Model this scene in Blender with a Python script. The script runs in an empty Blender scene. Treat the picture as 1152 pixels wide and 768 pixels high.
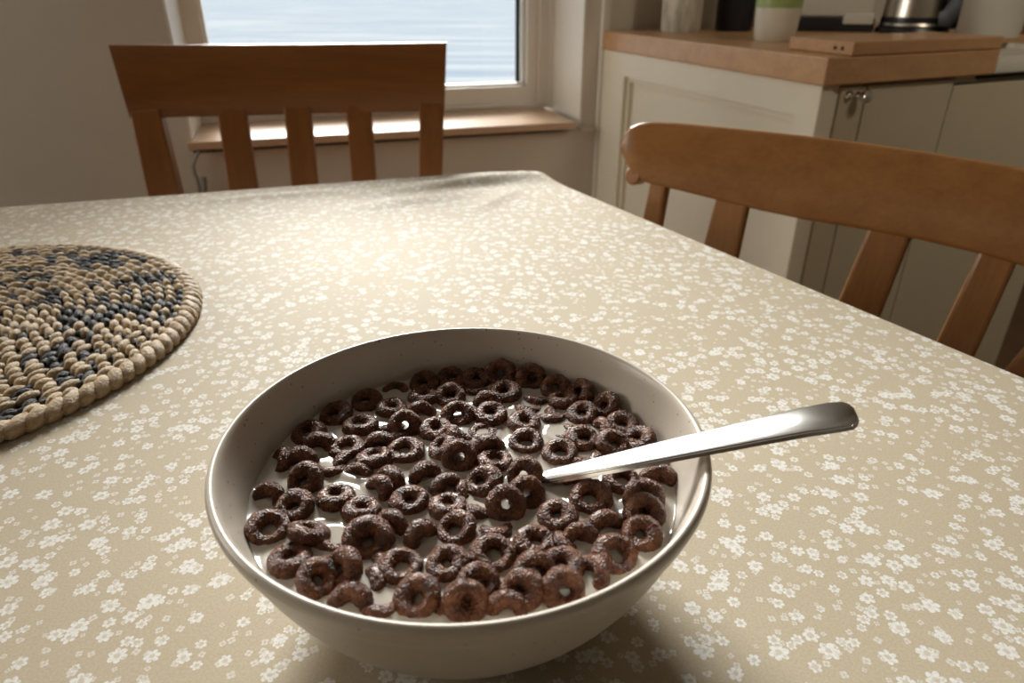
import bpy, bmesh, math, random
import numpy as np
from mathutils import Vector, Matrix, noise
random.seed(4)
S = bpy.context.scene
C = S.collection
R = math.radians
# ------------------------------------------------------------------ camera
F, PITCH, HC = 780.0, R(27), 0.985
TZ = 0.75                       # table top
cp, sp = math.cos(PITCH), math.sin(PITCH)
def ray(px, py):
    x = (px-576)/F; y = (py-384)/F
    return Vector((x, cp-y*sp, -sp-y*cp))
O = Vector((0, 0, HC))
def P(px, py, z):
    d = ray(px, py); return O + d*((z-HC)/d.z)
def PP(px, py, p0, n):
    d = ray(px, py); return O + d*((p0-O).dot(n)/d.dot(n))
def depth(p):
    v = p-O; return v.y*cp - v.z*sp
def proj(p):
    v = p-O; d = depth(p)
    return 576+F*v.x/d, 384+F*(-v.y*sp-v.z*cp)/d
cd = bpy.data.cameras.new('camera'); cam = bpy.data.objects.new('camera', cd); C.objects.link(cam)
cam.location = O; cam.rotation_euler = (R(90)-PITCH, 0, 0)
cd.sensor_width = 36; cd.lens = F/1152*36; cd.clip_start = .01; cd.clip_end = 2000
cd.dof.use_dof = True; cd.dof.focus_distance = .33; cd.dof.aperture_fstop = 12
S.camera = cam
S.view_settings.view_transform = 'Standard'; S.view_settings.look = 'None'
S.view_settings.gamma = 1; S.view_settings.use_curve_mapping = False
S.view_settings.exposure = 0.0

# ------------------------------------------------------------------ node helpers
class N:
    def __init__(s, name):
        s.m = bpy.data.materials.new(name); s.m.use_nodes = True
        s.t = s.m.node_tree; s.b = s.t.nodes['Principled BSDF']; s.out = s.t.nodes['Material Output']
    def new(s, typ, **k):
        n = s.t.nodes.new(typ)
        for a, v in k.items(): setattr(n, a, v)
        return n
    def put(s, sock, v):
        if isinstance(v, bpy.types.NodeSocket): s.t.links.new(v, sock)
        else: sock.default_value = v
    def math(s, op, a, b=0.0, c=None, clamp=False):
        n = s.new('ShaderNodeMath', operation=op, use_clamp=clamp)
        s.put(n.inputs[0], a); s.put(n.inputs[1], b)
        if c is not None: s.put(n.inputs[2], c)
        return n.outputs[0]
    def vec(s, op, a, b=(0, 0, 0)):
        n = s.new('ShaderNodeVectorMath', operation=op)
        s.put(n.inputs[0], a); s.put(n.inputs[1], b)
        return n.outputs['Value'] if op in ('LENGTH', 'DOT_PRODUCT') else n.outputs[0]
    def obj(s): return s.new('ShaderNodeTexCoord').outputs['Object']
    def map(s, v, scale=(1, 1, 1), loc=(0, 0, 0), rot=(0, 0, 0)):
        n = s.new('ShaderNodeMapping'); s.put(n.inputs[0], v)
        n.inputs['Scale'].default_value = scale; n.inputs['Location'].default_value = loc; n.inputs['Rotation'].default_value = rot
        return n.outputs[0]
    def noise(s, v, scale, detail=3, rough=.5):
        n = s.new('ShaderNodeTexNoise'); s.put(n.inputs['Vector'], v)
        n.inputs['Scale'].default_value = scale; n.inputs['Detail'].default_value = detail; n.inputs['Roughness'].default_value = rough
        return n.outputs['Fac']
    def ramp(s, f, stops):
        n = s.new('ShaderNodeValToRGB'); s.put(n.inputs[0], f)
        e = n.color_ramp.elements
        while len(e) < len(stops): e.new(.5)
        for q, (p, c) in zip(e, stops): q.position = p; q.color = (*c, 1) if len(c) == 3 else c
        return n.outputs[0]
    def mix(s, f, a, b):
        n = s.new('ShaderNodeMix', data_type='RGBA'); s.put(n.inputs[0], f)
        for i, v in ((6, a), (7, b)):
            s.put(n.inputs[i], v if isinstance(v, bpy.types.NodeSocket) else (*v, 1))
        return n.outputs[2]
    def smooth(s, v, lo, hi):
        n = s.new('ShaderNodeMapRange', interpolation_type='SMOOTHSTEP')
        s.put(n.inputs[0], v); n.inputs[1].default_value = lo; n.inputs[2].default_value = hi
        return n.outputs[0]
    def bump(s, h, strength=.3, dist=.001):
        n = s.new('ShaderNodeBump'); s.put(n.inputs['Height'], h)
        n.inputs['Strength'].default_value = strength; n.inputs['Distance'].default_value = dist
        s.t.links.new(n.outputs[0], s.b.inputs['Normal'])
    def set(s, **k):
        for a, v in k.items():
            a = {'col': 'Base Color', 'rough': 'Roughness', 'spec': 'Specular IOR Level', 'metal': 'Metallic', 'coat': 'Coat Weight', 'coatr': 'Coat Roughness',
                 'sss': 'Subsurface Weight', 'trans': 'Transmission Weight'}.get(a, a)
            if a == 'Base Color' and isinstance(v, tuple): v = (*v, 1)
            s.put(s.b.inputs[a], v)
        return s
def plain(name, col, rough=.5, var=.06, scale=30, **k):
    n = N(name); f = n.noise(n.obj(), scale, 4)
    n.set(col=n.mix(f, tuple(c*(1-var) for c in col), tuple(min(1, c*(1+var)) for c in col)), rough=rough, **k)
    return n.m
def wood(name, dark, light, axis=0, rough=.4, sc=1.0, spec=.5):
    n = N(name); o = n.obj()
    s1 = [38*sc]*3; s1[axis] = 2.2*sc
    s2 = [220*sc]*3; s2[axis] = 7*sc
    a = n.noise(n.map(o, tuple(s1)), 1, 4, .6); b = n.noise(n.map(o, tuple(s2)), 1, 3, .6)
    f = n.math('ADD', n.math('MULTIPLY', a, .65), n.math('MULTIPLY', b, .35))
    n.set(col=n.ramp(f, [(.32, dark), (.68, light)]), rough=rough, spec=spec)
    n.bump(b, .15, .0006)
    return n.m

M = {}
M['wall'] = plain('painted_wall', (.66, .605, .52), .85, .04, 12)
M['dim_wall'] = plain('low_bounce_brown', (.20, .155, .11), .9, .06, 12)  # for the unseen rear wall, coloured dark to cut bounced light
M['white_paint'] = plain('white_gloss_paint', (.80, .76, .68), .4, .03, 20)
M['frame_paint'] = plain('window_frame_paint', (.80, .77, .70), .35, .03, 20)
M['cream'] = plain('cream_cabinet_paint', (.80, .745, .61), .45, .03, 15)
M['shade_cream'] = plain('shaded_cream_paint', (.56, .49, .36), .45, .04, 15)  # same cream as the end panel, with its shade put into the colour
M['ceil'] = plain('ceiling_paint', (.7, .68, .63), .9, .03, 10)
M['floor'] = wood('floor_boards', (.13, .07, .035), (.22, .13, .07), 1, .5, .5)
M['chair'] = wood('orange_oak_chair', (.175, .060, .012), (.255, .095, .021), 0, .32)
M['chair_v'] = wood('orange_oak_upright', (.175, .060, .012), (.255, .095, .021), 2, .32)
M['pine'] = wood('honey_pine_rail', (.26, .104, .026), (.37, .168, .051), 0, .3)
M['pine_v'] = wood('honey_pine_upright', (.26, .104, .026), (.37, .168, .051), 2, .3)
M['worktop'] = wood('beech_worktop', (.47, .26, .12), (.60, .36, .18), 0, .35, .8)
M['board'] = wood('beech_board', (.43, .225, .10), (.56, .32, .155), 0, .4, .9)
M['sill'] = wood('oiled_sill', (.55, .36, .23), (.68, .48, .34), 0, .22)
M['steel'] = plain('polished_steel', (.78, .77, .75), .14, .02, 60, metal=1.0)
M['brushed'] = plain('brushed_steel', (.62, .58, .5), .3, .05, 60, metal=1.0)
M['black'] = plain('black_plastic', (.012, .012, .014), .35, .1, 40)
M['navy'] = plain('navy_enamel', (.010, .013, .022), .4, .1, 40)
M['greywhite'] = plain('grey_white_plastic', (.50, .47, .40), .5, .03, 20)
M['enamel'] = plain('white_enamel', (.68, .66, .58), .25, .03, 20)
M['dark'] = plain('dark_gap', (.02, .016, .012), .7, .1, 20)
M['red_wood'] = wood('reddish_wood', (.17, .06, .025), (.26, .10, .04), 2, .5)
M['cable'] = plain('grey_cable', (.25, .23, .2), .5, .03, 60)
# speckled jar
n = N('mottled_jar'); f = n.noise(n.map(n.obj(), (1, 1, .35)), 45, 4)
n.set(col=n.ramp(f, [(.35, (.36, .33, .27)), (.6, (.62, .58, .49))]), rough=.5); M['jar'] = n.m
n = N('green_and_cream_glaze'); z = n.new('ShaderNodeSeparateXYZ'); n.put(z.inputs[0], n.obj())
f = n.smooth(z.outputs[2], .0595, .0615)
n.set(col=n.mix(f, (.62, .57, .47), n.mix(n.noise(n.obj(), 40, 3), (.22, .31, .09), (.36, .43, .17))), rough=.3); M['cup'] = n.m
# stoneware
n = N('speckled_stoneware'); o = n.obj()
v = n.new('ShaderNodeTexVoronoi'); n.put(v.inputs['Vector'], o); v.inputs['Scale'].default_value = 300
sc = n.new('ShaderNodeSeparateColor'); n.put(sc.inputs[0], v.outputs['Color'])
keep = n.math('GREATER_THAN', sc.outputs[0], .62)
size = n.math('MULTIPLY_ADD', sc.outputs[1], .14, .06)
spk = n.math('MULTIPLY', keep, n.math('LESS_THAN', v.outputs['Distance'], size))
f = n.noise(o, 25, 4)
base = n.mix(f, (.52, .455, .38), (.60, .54, .46))
n.set(col=n.mix(n.math('MULTIPLY', spk, .6), base, (.16, .10, .06)), rough=.33, spec=.5)
n.bump(n.noise(n.map(o, (20, 20, 160)), 3, 2), .05, .0008); M['stone'] = n.m
# milk
n = N('milk'); n.set(col=(.56, .51, .445), rough=.07, spec=.5, sss=.35)
n.b.inputs['Subsurface Radius'].default_value = (.004, .003, .002); n.b.inputs['Subsurface Scale'].default_value = 1.0
M['milk'] = n.m
# cereal
n = N('chocolate_cereal'); o = n.obj()
g = n.noise(o, 1500, 3, .6); h = n.noise(o, 250, 3, .6)
n.set(col=n.ramp(h, [(.3, (.055, .0145, .0045)), (.52, (.14, .042, .013)), (.72, (.28, .11, .043))]),
      rough=n.math('MULTIPLY_ADD', g, .5, .06), spec=.45, coat=.12, coatr=.12)
vv = n.new('ShaderNodeTexVoronoi'); n.put(vv.inputs['Vector'], o); vv.inputs['Scale'].default_value = 1150
n.bump(n.math('ADD', n.math('MULTIPLY', vv.outputs['Distance'], -.9), g), .9, .0011); M['cereal'] = n.m
# raffia
for nm, a, b in (('straw', (.40, .285, .165), (.70, .55, .36)), ('blackstraw', (.016, .015, .016), (.05, .047, .046)), ('rim_straw', (.36, .245, .135), (.56, .42, .265))):
    n = N(nm+'_fibre'); f = n.noise(n.map(n.obj(), (1, 1, 2)), 220, 4, .7)
    n.set(col=n.ramp(f, [(.3, a), (.7, b)]), rough=.6, spec=.35); n.bump(n.noise(n.map(n.obj(), (1, 1, 2.5)), 520, 3), .8, .0014); M[nm] = n.m
# flowered oilcloth
n = N('ditsy_oilcloth'); o = n.obj()
def flowers(scale, rad, keep, off, petals=5):
    p = n.map(o, (scale, scale, 0), off)
    w = n.new('ShaderNodeTexNoise'); n.put(w.inputs['Vector'], p); w.inputs['Scale'].default_value = 2.6; w.inputs['Detail'].default_value = 2
    p2 = n.vec('ADD', p, n.vec('MULTIPLY', n.vec('SUBTRACT', w.outputs['Color'], (.5, .5, .5)), (.13, .13, 0)))
    v = n.new('ShaderNodeTexVoronoi', voronoi_dimensions='2D'); n.put(v.inputs['Vector'], p2)
    v.inputs['Scale'].default_value = 1; v.inputs['Randomness'].default_value = .85
    d = n.new('ShaderNodeSeparateXYZ'); n.put(d.inputs[0], n.vec('SUBTRACT', p2, v.outputs['Position']))
    c = n.new('ShaderNodeSeparateColor'); n.put(c.inputs[0], v.outputs['Color'])
    r = v.outputs['Distance']
    a = n.math('ADD', n.math('MULTIPLY', n.math('ARCTAN2', d.outputs[1], d.outputs[0]), petals/2), n.math('MULTIPLY', c.outputs[0], 6.28))
    Rr = n.math('MULTIPLY', n.math('MULTIPLY_ADD', n.math('POWER', n.math('ABSOLUTE', n.math('COSINE', a)), .55), .50, .50), n.math('MULTIPLY_ADD', c.outputs[1], rad*.55, rad*.6))
    m = n.smooth(n.math('SUBTRACT', Rr, r), -.006, .022)
    eye = n.math('MULTIPLY_ADD', n.smooth(r, rad*.22, rad*.40), .65, .35)
    wear = n.smooth(n.noise(p, 7, 3, .6), .32, .56)
    return n.math('MULTIPLY', n.math('MULTIPLY', m, eye), n.math('MULTIPLY', n.math('GREATER_THAN', c.outputs[2], 1-keep), n.math('MULTIPLY_ADD', wear, .6, .4)))
m = flowers(84, .345, .52, (0, 0, 0), 6)
m = n.math('MAXIMUM', m, flowers(108, .34, .36, (3.4, 7.7, 0), 6))
m = n.math('MAXIMUM', m, n.math('MULTIPLY', flowers(190, .34, .38, (1.3, 9.1, 0), 4), .7))
weave = n.noise(n.map(o, (900, 900, 0)), 1, 2)
ground = n.mix(n.noise(o, 6, 3), (.445, .37, .265), (.515, .44, .325))
ground = n.mix(n.math('MULTIPLY', n.smooth(weave, .35, .65), .22), ground, (.30, .24, .15))
n.set(col=n.mix(n.math('MULTIPLY', m, .78), ground, (.77, .77, .755)), rough=.7, spec=.2)
n.bump(n.math('ADD', weave, n.math('MULTIPLY', n.noise(o, 60, 2), .8)), .12, .0005); M['cloth'] = n.m
# glass
n = N('window_glass'); tr_ = n.new('ShaderNodeBsdfTransparent'); gs = n.new('ShaderNodeBsdfGlossy'); gs.inputs['Roughness'].default_value = 0.0
tr_.inputs[0].default_value = (.97, .98, .98, 1); mx = n.new('ShaderNodeMixShader'); fr_ = n.new('ShaderNodeFresnel'); fr_.inputs[0].default_value = 1.3
n.put(mx.inputs[0], fr_.outputs[0]); n.put(mx.inputs[1], tr_.outputs[0]); n.put(mx.inputs[2], gs.outputs[0]); n.t.links.new(mx.outputs[0], n.out.inputs[0]); M['glass'] = n.m
# sea
n = N('hazy_water'); o = n.obj()
f = n.noise(n.map(o, (.02, .16, 1)), 1, 4, .55); f2 = n.noise(n.map(o, (.05, .5, 1), (3, 1, 0)), 1, 4, .6)
n.set(col=n.ramp(n.math('ADD', n.math('MULTIPLY', f, .6), n.math('MULTIPLY', f2, .4)), [(.36, (.24, .29, .345)), (.53, (.37, .40, .43)), (.66, (.52, .52, .50))]), rough=.9, spec=0.0); M['sea'] = n.m

# ------------------------------------------------------------------ mesh helpers
def link(name, me, mat, parent=None, smooth=False):
    o = bpy.data.objects.new(name, me); C.objects.link(o)
    for m_ in (mat if isinstance(mat, (list, tuple)) else [mat]): me.materials.append(m_)
    if smooth:
        for p in me.polygons: p.use_smooth = True
        if hasattr(me, 'set_sharp_from_angle'): me.set_sharp_from_angle(angle=R(42))
    if parent is not None:
        o.parent = parent; o.matrix_parent_inverse = parent.matrix_basis.inverted()
    return o
def obj(name, bm, mat, parent=None, smooth=False, origin=None):
    bmesh.ops.recalc_face_normals(bm, faces=bm.faces)
    if origin is not None: bmesh.ops.translate(bm, verts=bm.verts, vec=-Vector(origin))
    me = bpy.data.meshes.new(name); bm.to_mesh(me); bm.free()
    o = link(name, me, mat, None, smooth)
    if origin is not None: o.location = origin
    if parent is not None:
        o.parent = parent; o.matrix_parent_inverse = parent.matrix_basis.inverted()
    return o
def tag(o, label, cat, group=None, kind=None):
    if label: o['label'] = label
    if cat: o['category'] = cat
    if group: o['group'] = group
    if kind: o['kind'] = kind
    return o
def thing(name, label, cat, loc=(0, 0, 0), rz=0, group=None):
    o = bpy.data.objects.new(name, None); C.objects.link(o); o.empty_display_size = .05
    o.location = loc; o.rotation_euler = (0, 0, rz)
    return tag(o, label, cat, group)
def struct(o): o['kind'] = 'structure'; return o
def hull(bm, pts_a, pts_b):
    """prism between two matching loops"""
    va = [bm.verts.new(p) for p in pts_a]; vb = [bm.verts.new(p) for p in pts_b]
    k = len(va); bm.faces.new(va); bm.faces.new(vb[::-1])
    for i in range(k): bm.faces.new((va[i], vb[i], vb[(i+1) % k], va[(i+1) % k]))
    return va+vb
def bevel(bm, w, seg=2):
    bmesh.ops.bevel(bm, geom=bm.edges[:], offset=w, segments=seg, profile=.5, affect='EDGES', clamp_overlap=True)
def prism(poly, off, w=0, seg=2):
    bm = bmesh.new(); off = Vector(off); poly = [Vector(p) for p in poly]
    hull(bm, poly, [p+off for p in poly])
    bmesh.ops.recalc_face_normals(bm, faces=bm.faces)
    if w: bevel(bm, w, seg)
    return bm
def box(bm, o, ex, ey, ez):
    """box from corner o with edge vectors"""
    o, ex, ey, ez = map(Vector, (o, ex, ey, ez))
    b = [o, o+ex, o+ex+ey, o+ey]; hull(bm, b, [p+ez for p in b])
def boxb(o, ex, ey, ez, w=0, seg=2):
    bm = bmesh.new(); box(bm, o, ex, ey, ez)
    bmesh.ops.recalc_face_normals(bm, faces=bm.faces)
    if w: bevel(bm, w, seg)
    return bm
def lathe(bm, prof, seg=64, c=(0, 0, 0), closed=False):
    rings = []
    for r, z in prof:
        if r < 1e-6: rings.append([bm.verts.new((c[0], c[1], c[2]+z))])
        else: rings.append([bm.verts.new((c[0]+r*math.cos(2*math.pi*i/seg), c[1]+r*math.sin(2*math.pi*i/seg), c[2]+z)) for i in range(seg)])
    pairs = list(zip(rings, rings[1:])) + ([(rings[-1], rings[0])] if closed else [])
    for a, b in pairs:
        for i in range(seg):
            j = (i+1) % seg
            if len(a) == 1 and len(b) == 1: continue
            if len(a) == 1: bm.faces.new((a[0], b[i], b[j]))
            elif len(b) == 1: bm.faces.new((a[i], b[0], a[j]))
            else: bm.faces.new((a[i], b[i], b[j], a[j]))
    return bm
def loft(bm, loops, cap=True):
    vs = [[bm.verts.new(p) for p in l] for l in loops]; k = len(vs[0])
    for a, b in zip(vs, vs[1:]):
        for i in range(k): bm.faces.new((a[i], a[(i+1) % k], b[(i+1) % k], b[i]))
    if cap: bm.faces.new(vs[0][::-1]); bm.faces.new(vs[-1])
def tube(bm, pts, r, seg=8):
    pts = [Vector(p) for p in pts]; loops = []
    for i, p in enumerate(pts):
        t = (pts[min(i+1, len(pts)-1)]-pts[max(i-1, 0)]).normalized()
        a = t.cross(Vector((.31, .52, .79))).normalized(); b = t.cross(a)
        rr = r[i] if isinstance(r, (list, tuple)) else r
        loops.append([p+(a*math.cos(2*math.pi*k/seg)+b*math.sin(2*math.pi*k/seg))*rr for k in range(seg)])
    loft(bm, loops)
def rrect(c, u, v, hw, hh, rad, k=4):
    """rounded rectangle loop, centre c, half sizes along unit vectors u, v"""
    out = []; rad = min(rad, hw*.999, hh*.999)
    for sx, sy, a0 in ((1, 1, 0), (-1, 1, 90), (-1, -1, 180), (1, -1, 270)):
        for i in range(k+1):
            a = R(a0+90*i/k)
            out.append(c+u*(sx*(hw-rad)+rad*math.cos(a))+v*(sy*(hh-rad)+rad*math.sin(a)))
    return out
Z = Vector((0, 0, 1))

# ------------------------------------------------------------------ room shell
CZ = .89                                    # counter height
A = P(670, 34, CZ); B = P(932, 65, CZ); Cc = P(1125, 55, CZ)
wa = R(17); U = Vector((math.cos(wa), math.sin(wa), 0)); NO = Vector((-math.sin(wa), math.cos(wa), 0))   # along window wall / out of the room
W0 = A - NO*.02
def W(s, d, z): return W0 + U*s + NO*d + Z*(z-W0.z)
def WP(px, py, d):
    p = PP(px, py, W0+NO*d, NO); q = p-W0
    return q.dot(U), p.z
FD = .22                                    # depth of the frame behind the wall face
sr, _ = WP(655, 100, 0); sl, _ = WP(187, 20, 0)
s_sill_r, z_sill = WP(648, 137, -.03); s_sill_l, _ = WP(210, 163, -.03)
ZT = 2.2; LEN = 3.0; H = 2.45
fr_r, _ = WP(625, 60, FD); gl_r, zb = WP(592, 96, FD+.02); gl_l, _ = WP(229, 40, FD+.02); fr_l = sl+.005
z_fb = z_sill
# wall_back: four pieces round the opening, thick .25
bm = bmesh.new()
def wbox(s0, s1, z0, z1, d0=0, d1=.36): box(bm, W(s0, d0, z0), U*(s1-s0), NO*(d1-d0), Z*(z1-z0))
wbox(-LEN, sl, 0, H); wbox(sr, .0, 0, H); wbox(sl, sr, 0, z_sill-.03); wbox(sl, sr, ZT, H)
struct(obj('wall_back', bm, M['wall']))
# reveal lining
bm = bmesh.new()
wbox(sr-.004, sr+.001, z_sill, ZT, -.001, .30); wbox(sl-.001, sl+.004, z_sill, ZT, -.001, .30); wbox(sl, sr, ZT-.004, ZT+.001, -.001, .30)
struct(obj('trim_1', bm, M['white_paint']))
# window: frame (fixed), sash, glass
wroot = struct(thing('window_1', None, None, W((sl+sr)/2, FD, z_sill)))
bm = bmesh.new(); d0, d1 = FD, FD+.07; fw = gl_r
sash_r = gl_r+.05*0; 
st = .030                                   # sash stile width beside the glass
zs0 = zb                                    # bottom of the glass
fl_in, fr_in = gl_l-.055, gl_r+st
wbox(fr_in, sr, z_sill, ZT, d0, d1); wbox(sl, fl_in, z_sill, ZT, d0, d1); wbox(fl_in, fr_in, z_sill, zs0-.045, d0, d1); wbox(fl_in, fr_in, ZT-.06, ZT, d0, d1)
bmesh.ops.recalc_face_normals(bm, faces=bm.faces)
obj('window_frame', bm, M['frame_paint'], wroot)
bm = bmesh.new(); d0 -= -.012
e = .012
wbox(gl_r, fr_in, zs0-.045, ZT-.06, d0, d1); wbox(fl_in, gl_l, zs0-.045, ZT-.06, d0, d1); wbox(gl_l, gl_r, zs0-.045, zs0, d0, d1); wbox(gl_l, gl_r, ZT-.12, ZT-.06, d0, d1)
# beads
wbox(gl_r-.006, gl_r, zs0, ZT-.12, d0+.02, d1); wbox(gl_l, gl_l+.006, zs0, ZT-.12, d0+.02, d1); wbox(gl_l, gl_r, zs0, zs0+.006, d0+.02, d1)
# raised strips on the frame face
wbox(fr_in+.03, fr_in+.042, z_sill, ZT, FD-.012, FD); wbox(gl_l+.2, fr_in+.002, zs0-.052, zs0-.044, FD-.006, FD+.02)
obj('window_sash', bm, M['frame_paint'], wroot)
bm = bmesh.new(); wbox(gl_r-.018, gl_r-.006, zs0+.006, ZT-.12, d0+.052, d0+.056)
tag(obj('pane_shadow_strip', bm, M['black'], wroot), 'dark strip painted as the shadow line at the edge of the pane', None)  # black strip stands in for the shadow line beside the glass
bm = bmesh.new(); wbox(gl_l, gl_r, zs0, ZT-.12, d0+.034, d0+.038)
obj('window_glass', bm, M['glass'], wroot)
bm = boxb(W(s_sill_l, -.03, z_sill-.018), U*(s_sill_r-s_sill_l), NO*(FD+.03+.005), Z*.018, .002)
struct(obj('window_sill', bm, M['sill'], None)); 
bpy.data.objects['window_sill'].name = 'trim_2'
# dado line beside the sill
bm = bmesh.new(); wbox(sr+.002, -.001, z_sill-.03, z_sill-.022, -.004, .01); struct(obj('trim_3', bm, M['white_paint']))
# kitchen wall, runs behind the counter
FDIR = (Cc-B); FDIR.z = 0; FDIR.normalize()
KN = Vector((-FDIR.y, FDIR.x, 0))
K0 = W(0, 0, 0)
bm = bmesh.new(); box(bm, K0-U*.0, FDIR*2.6, KN*.2, Z*H); struct(obj('wall_kitchen', bm, M['wall']))
# other walls
bmq = bmesh.new()
PL = W(-LEN, 0, 0); KE = K0+FDIR*2.6
FRONT = -1.9
lx = PL.x
box(bmq, Vector((lx-.2, FRONT, 0)), Vector((.2, 0, 0)), Vector((0, 2.0, 0)), Z*H)
box(bmq, Vector((lx-.2, FRONT+2.0, 0)), Vector((.2, 0, 0)), Vector((0, 1.3, 0)), Z*.9)
box(bmq, Vector((lx-.2, FRONT+2.0, 2.05)), Vector((.2, 0, 0)), Vector((0, 1.3, 0)), Z*(H-2.05))
box(bmq, Vector((lx-.2, FRONT+3.3, 0)), Vector((.2, 0, 0)), Vector((0, PL.y-FRONT-3.3+.1, 0)), Z*H)
struct(obj('wall_left', bmq, M['wall']))
struct(obj('wall_right', boxb(Vector((KE.x, FRONT, 0)), Vector((.2, 0, 0)), Vector((0, KE.y-FRONT+.1, 0)), Z*H), M['wall']))
struct(obj('wall_front', boxb(Vector((lx-.2, FRONT-.2, 0)), Vector((KE.x-lx+.4, 0, 0)), Vector((0, .2, 0)), Z*H), M['dim_wall']))
outline = [Vector((lx, FRONT, 0)), Vector((KE.x, FRONT, 0)), Vector((KE.x, KE.y, 0)), Vector((K0.x, K0.y, 0)), Vector((PL.x, PL.y, 0))]
bm = bmesh.new(); hull(bm, outline, [p-Z*.1 for p in outline]); struct(obj('floor', bm, M['floor']))
bm = bmesh.new(); hull(bm, [p+Z*H for p in outline], [p+Z*(H+.1) for p in outline]); struct(obj('ceiling', bm, M['ceil']))
# corner strip where the kitchen wall starts
bm = boxb(K0+FDIR*.004-KN*.012, FDIR*.022, KN*.012, Z*H, .002); struct(obj('trim_4', bm, M['white_paint']))
# water outside
bm = bmesh.new(); c0 = W(-.8, 2, 0); 
q = [c0-U*300-Z*7, c0+U*300-Z*7, c0+U*300+NO*900-Z*7, c0-U*300+NO*900-Z*7]
bm.faces.new([bm.verts.new(p) for p in q]); o = obj('outside_water', bm, M['sea']); o['kind'] = 'structure'

# cable under the sill
pts = [PP(x, y, W0-NO*.012, NO) for x, y in ((225, 165), (223, 172), (219, 179), (217.5, 187), (219, 195), (222, 202), (224, 212), (226, 224), (227, 240), (228, 300))]
bm = bmesh.new(); tube(bm, pts, .0035, 8)
cb = tag(obj('power_cable', bm, M['cable'], None, True), 'thin grey cable curling down the wall under the window sill', 'cable')
p1 = PP(229, 199, W0-NO*.012, NO); p2 = PP(232, 240, W0-NO*.012, NO)
bm = bmesh.new(); tube(bm, [p1-Z*.0, p1*.5+p2*.5, p2], .006, 8); obj('cable_end', bm, M['cable'], cb, True)

# ------------------------------------------------------------------ counter run
TH = .042
def flat(p, z): return Vector((p.x, p.y, z))
ED = (B-A); ED.z = 0; ED.normalize()            # from wall to the free corner
dep = (B-A).length
cut = .028
B1 = B - ED*cut; B2 = P(959, 62, CZ)
edge_end = P(1127, 55, CZ)
backdir = KN
poly = [A+FDIR*.002, B1, B1+ED*.0+ (B-B1)*1.0, edge_end, edge_end+KN*.60]
# far side follows the kitchen wall
DVW = -ED/(-ED).dot(KN)
back_far = edge_end+DVW*((K0-edge_end).dot(KN)-.002)
e1_ = edge_end+DVW*.236; e2_ = e1_+FDIR*.60
poly = [A+FDIR*.004-KN*.026, B, edge_end, e1_, e2_, flat(e2_+DVW*((K0-e2_).dot(KN)-.006), CZ)]
poly = [flat(p, CZ-TH) for p in poly]
wt = prism(poly, Z*TH, .003, 2)
tag(obj('worktop', wt, M['worktop'], None), 'thick pale beech worktop on the cream kitchen cabinets', 'worktop')
# end panel + carcass
ci = .012
inw = Vector((-ED.y, ED.x, 0)); 
if inw.dot(FDIR) < 0: inw = -inw
zc = CZ-TH-.001
cabroot = thing('base_cabinet', 'cream base cabinet with recessed end panel facing the table and slim door with knob', 'cabinet', flat(B, 0))
E0 = flat(A, 0)+ED*.03+inw*ci; E1 = flat(B, 0)-ED*.012+inw*ci
L = (E1-E0).length
def EP(px, py):
    p = PP(px, py, E0, inw); q = p-E0; return q.dot(ED), p.z
pl, pt_ = EP(702, 90); pr, pt2 = EP(897, 124)
pt = (pt_+pt2)/2
bm = bmesh.new(); t = .02; rz0 = .22
def ebox(a0, a1, z0, z1, d0, d1): box(bm, E0+ED*a0+inw*d0+Z*z0, ED*(a1-a0), inw*(d1-d0), Z*(z1-z0))
ebox(0, pl, .1, zc, 0, t); ebox(pr, L, .1, zc, 0, t); ebox(pl, pr, pt, zc, 0, t); ebox(pl, pr, .1, rz0, 0, t)
# small step moulding round the recess
mw = .012
ebox(pl, pl+mw, rz0, pt, .010, t); ebox(pr-mw, pr, rz0, pt, .010, t); ebox(pl+mw, pr-mw, pt-mw, pt, .010, t); ebox(pl+mw, pr-mw, rz0, rz0+mw, .010, t)
obj('end_panel_frame', bm, M['cream'], cabroot)
bm = bmesh.new(); ebox(pl, pr, rz0, pt, .0195, t+.006); obj('recessed_panel', bm, M['cream'], cabroot)
# front face line, set in under the worktop
FI = .012
F0 = flat(B, 0)+KN*FI+FDIR*.008
def FP(px, py):
    p = PP(px, py, F0, KN); return (p-F0).dot(FDIR), p.z
DV = -ED/(-ED).dot(KN)
def fbox(bm, a0, a1, z0, z1, d0, d1): box(bm, F0+FDIR*a0+DV*d0+Z*z0, FDIR*(a1-a0), DV*(d1-d0), Z*(z1-z0))
a1, _ = FP(976, 100); a2, _ = FP(1072, 100); a0, _ = FP(945, 110)
BD = (K0-B).dot(KN)-.03
bm = bmesh.new(); fbox(bm, a0, a1, .1, zc, .022, BD); obj('carcass', bm, M['shade_cream'], cabroot)
bm = bmesh.new(); fbox(bm, .004, a0-.016, .1, zc, .0, .05); fbox(bm, a0-.013, a0-.002, .1, zc, .004, .05)
obj('corner_post', bm, M['cream'], cabroot)
bm = bmesh.new(); fbox(bm, a0, a1-.002, .12, zc-.004, .0, .02); bmesh.ops.recalc_face_normals(bm, faces=bm.faces); bevel(bm, .002)
door = tag(obj('door', bm, M['shade_cream'], cabroot), 'slim cream door in painted shade tone', None)
ak, zk = FP(960, 107)
bm = bmesh.new(); bk = F0+FDIR*ak+Z*zk
rot = Matrix((FDIR, -Z, -KN)).transposed().to_4x4()
lathe(bm, [(0, 0), (.006, 0), (.006, .006), (.004, .010), (.0085, .015), (.0105, .020), (.009, .025), (0, .027)], 20)
bmesh.ops.transform(bm, matrix=rot, verts=bm.verts); bmesh.ops.translate(bm, verts=bm.verts, vec=bk+FDIR*.006)
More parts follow.
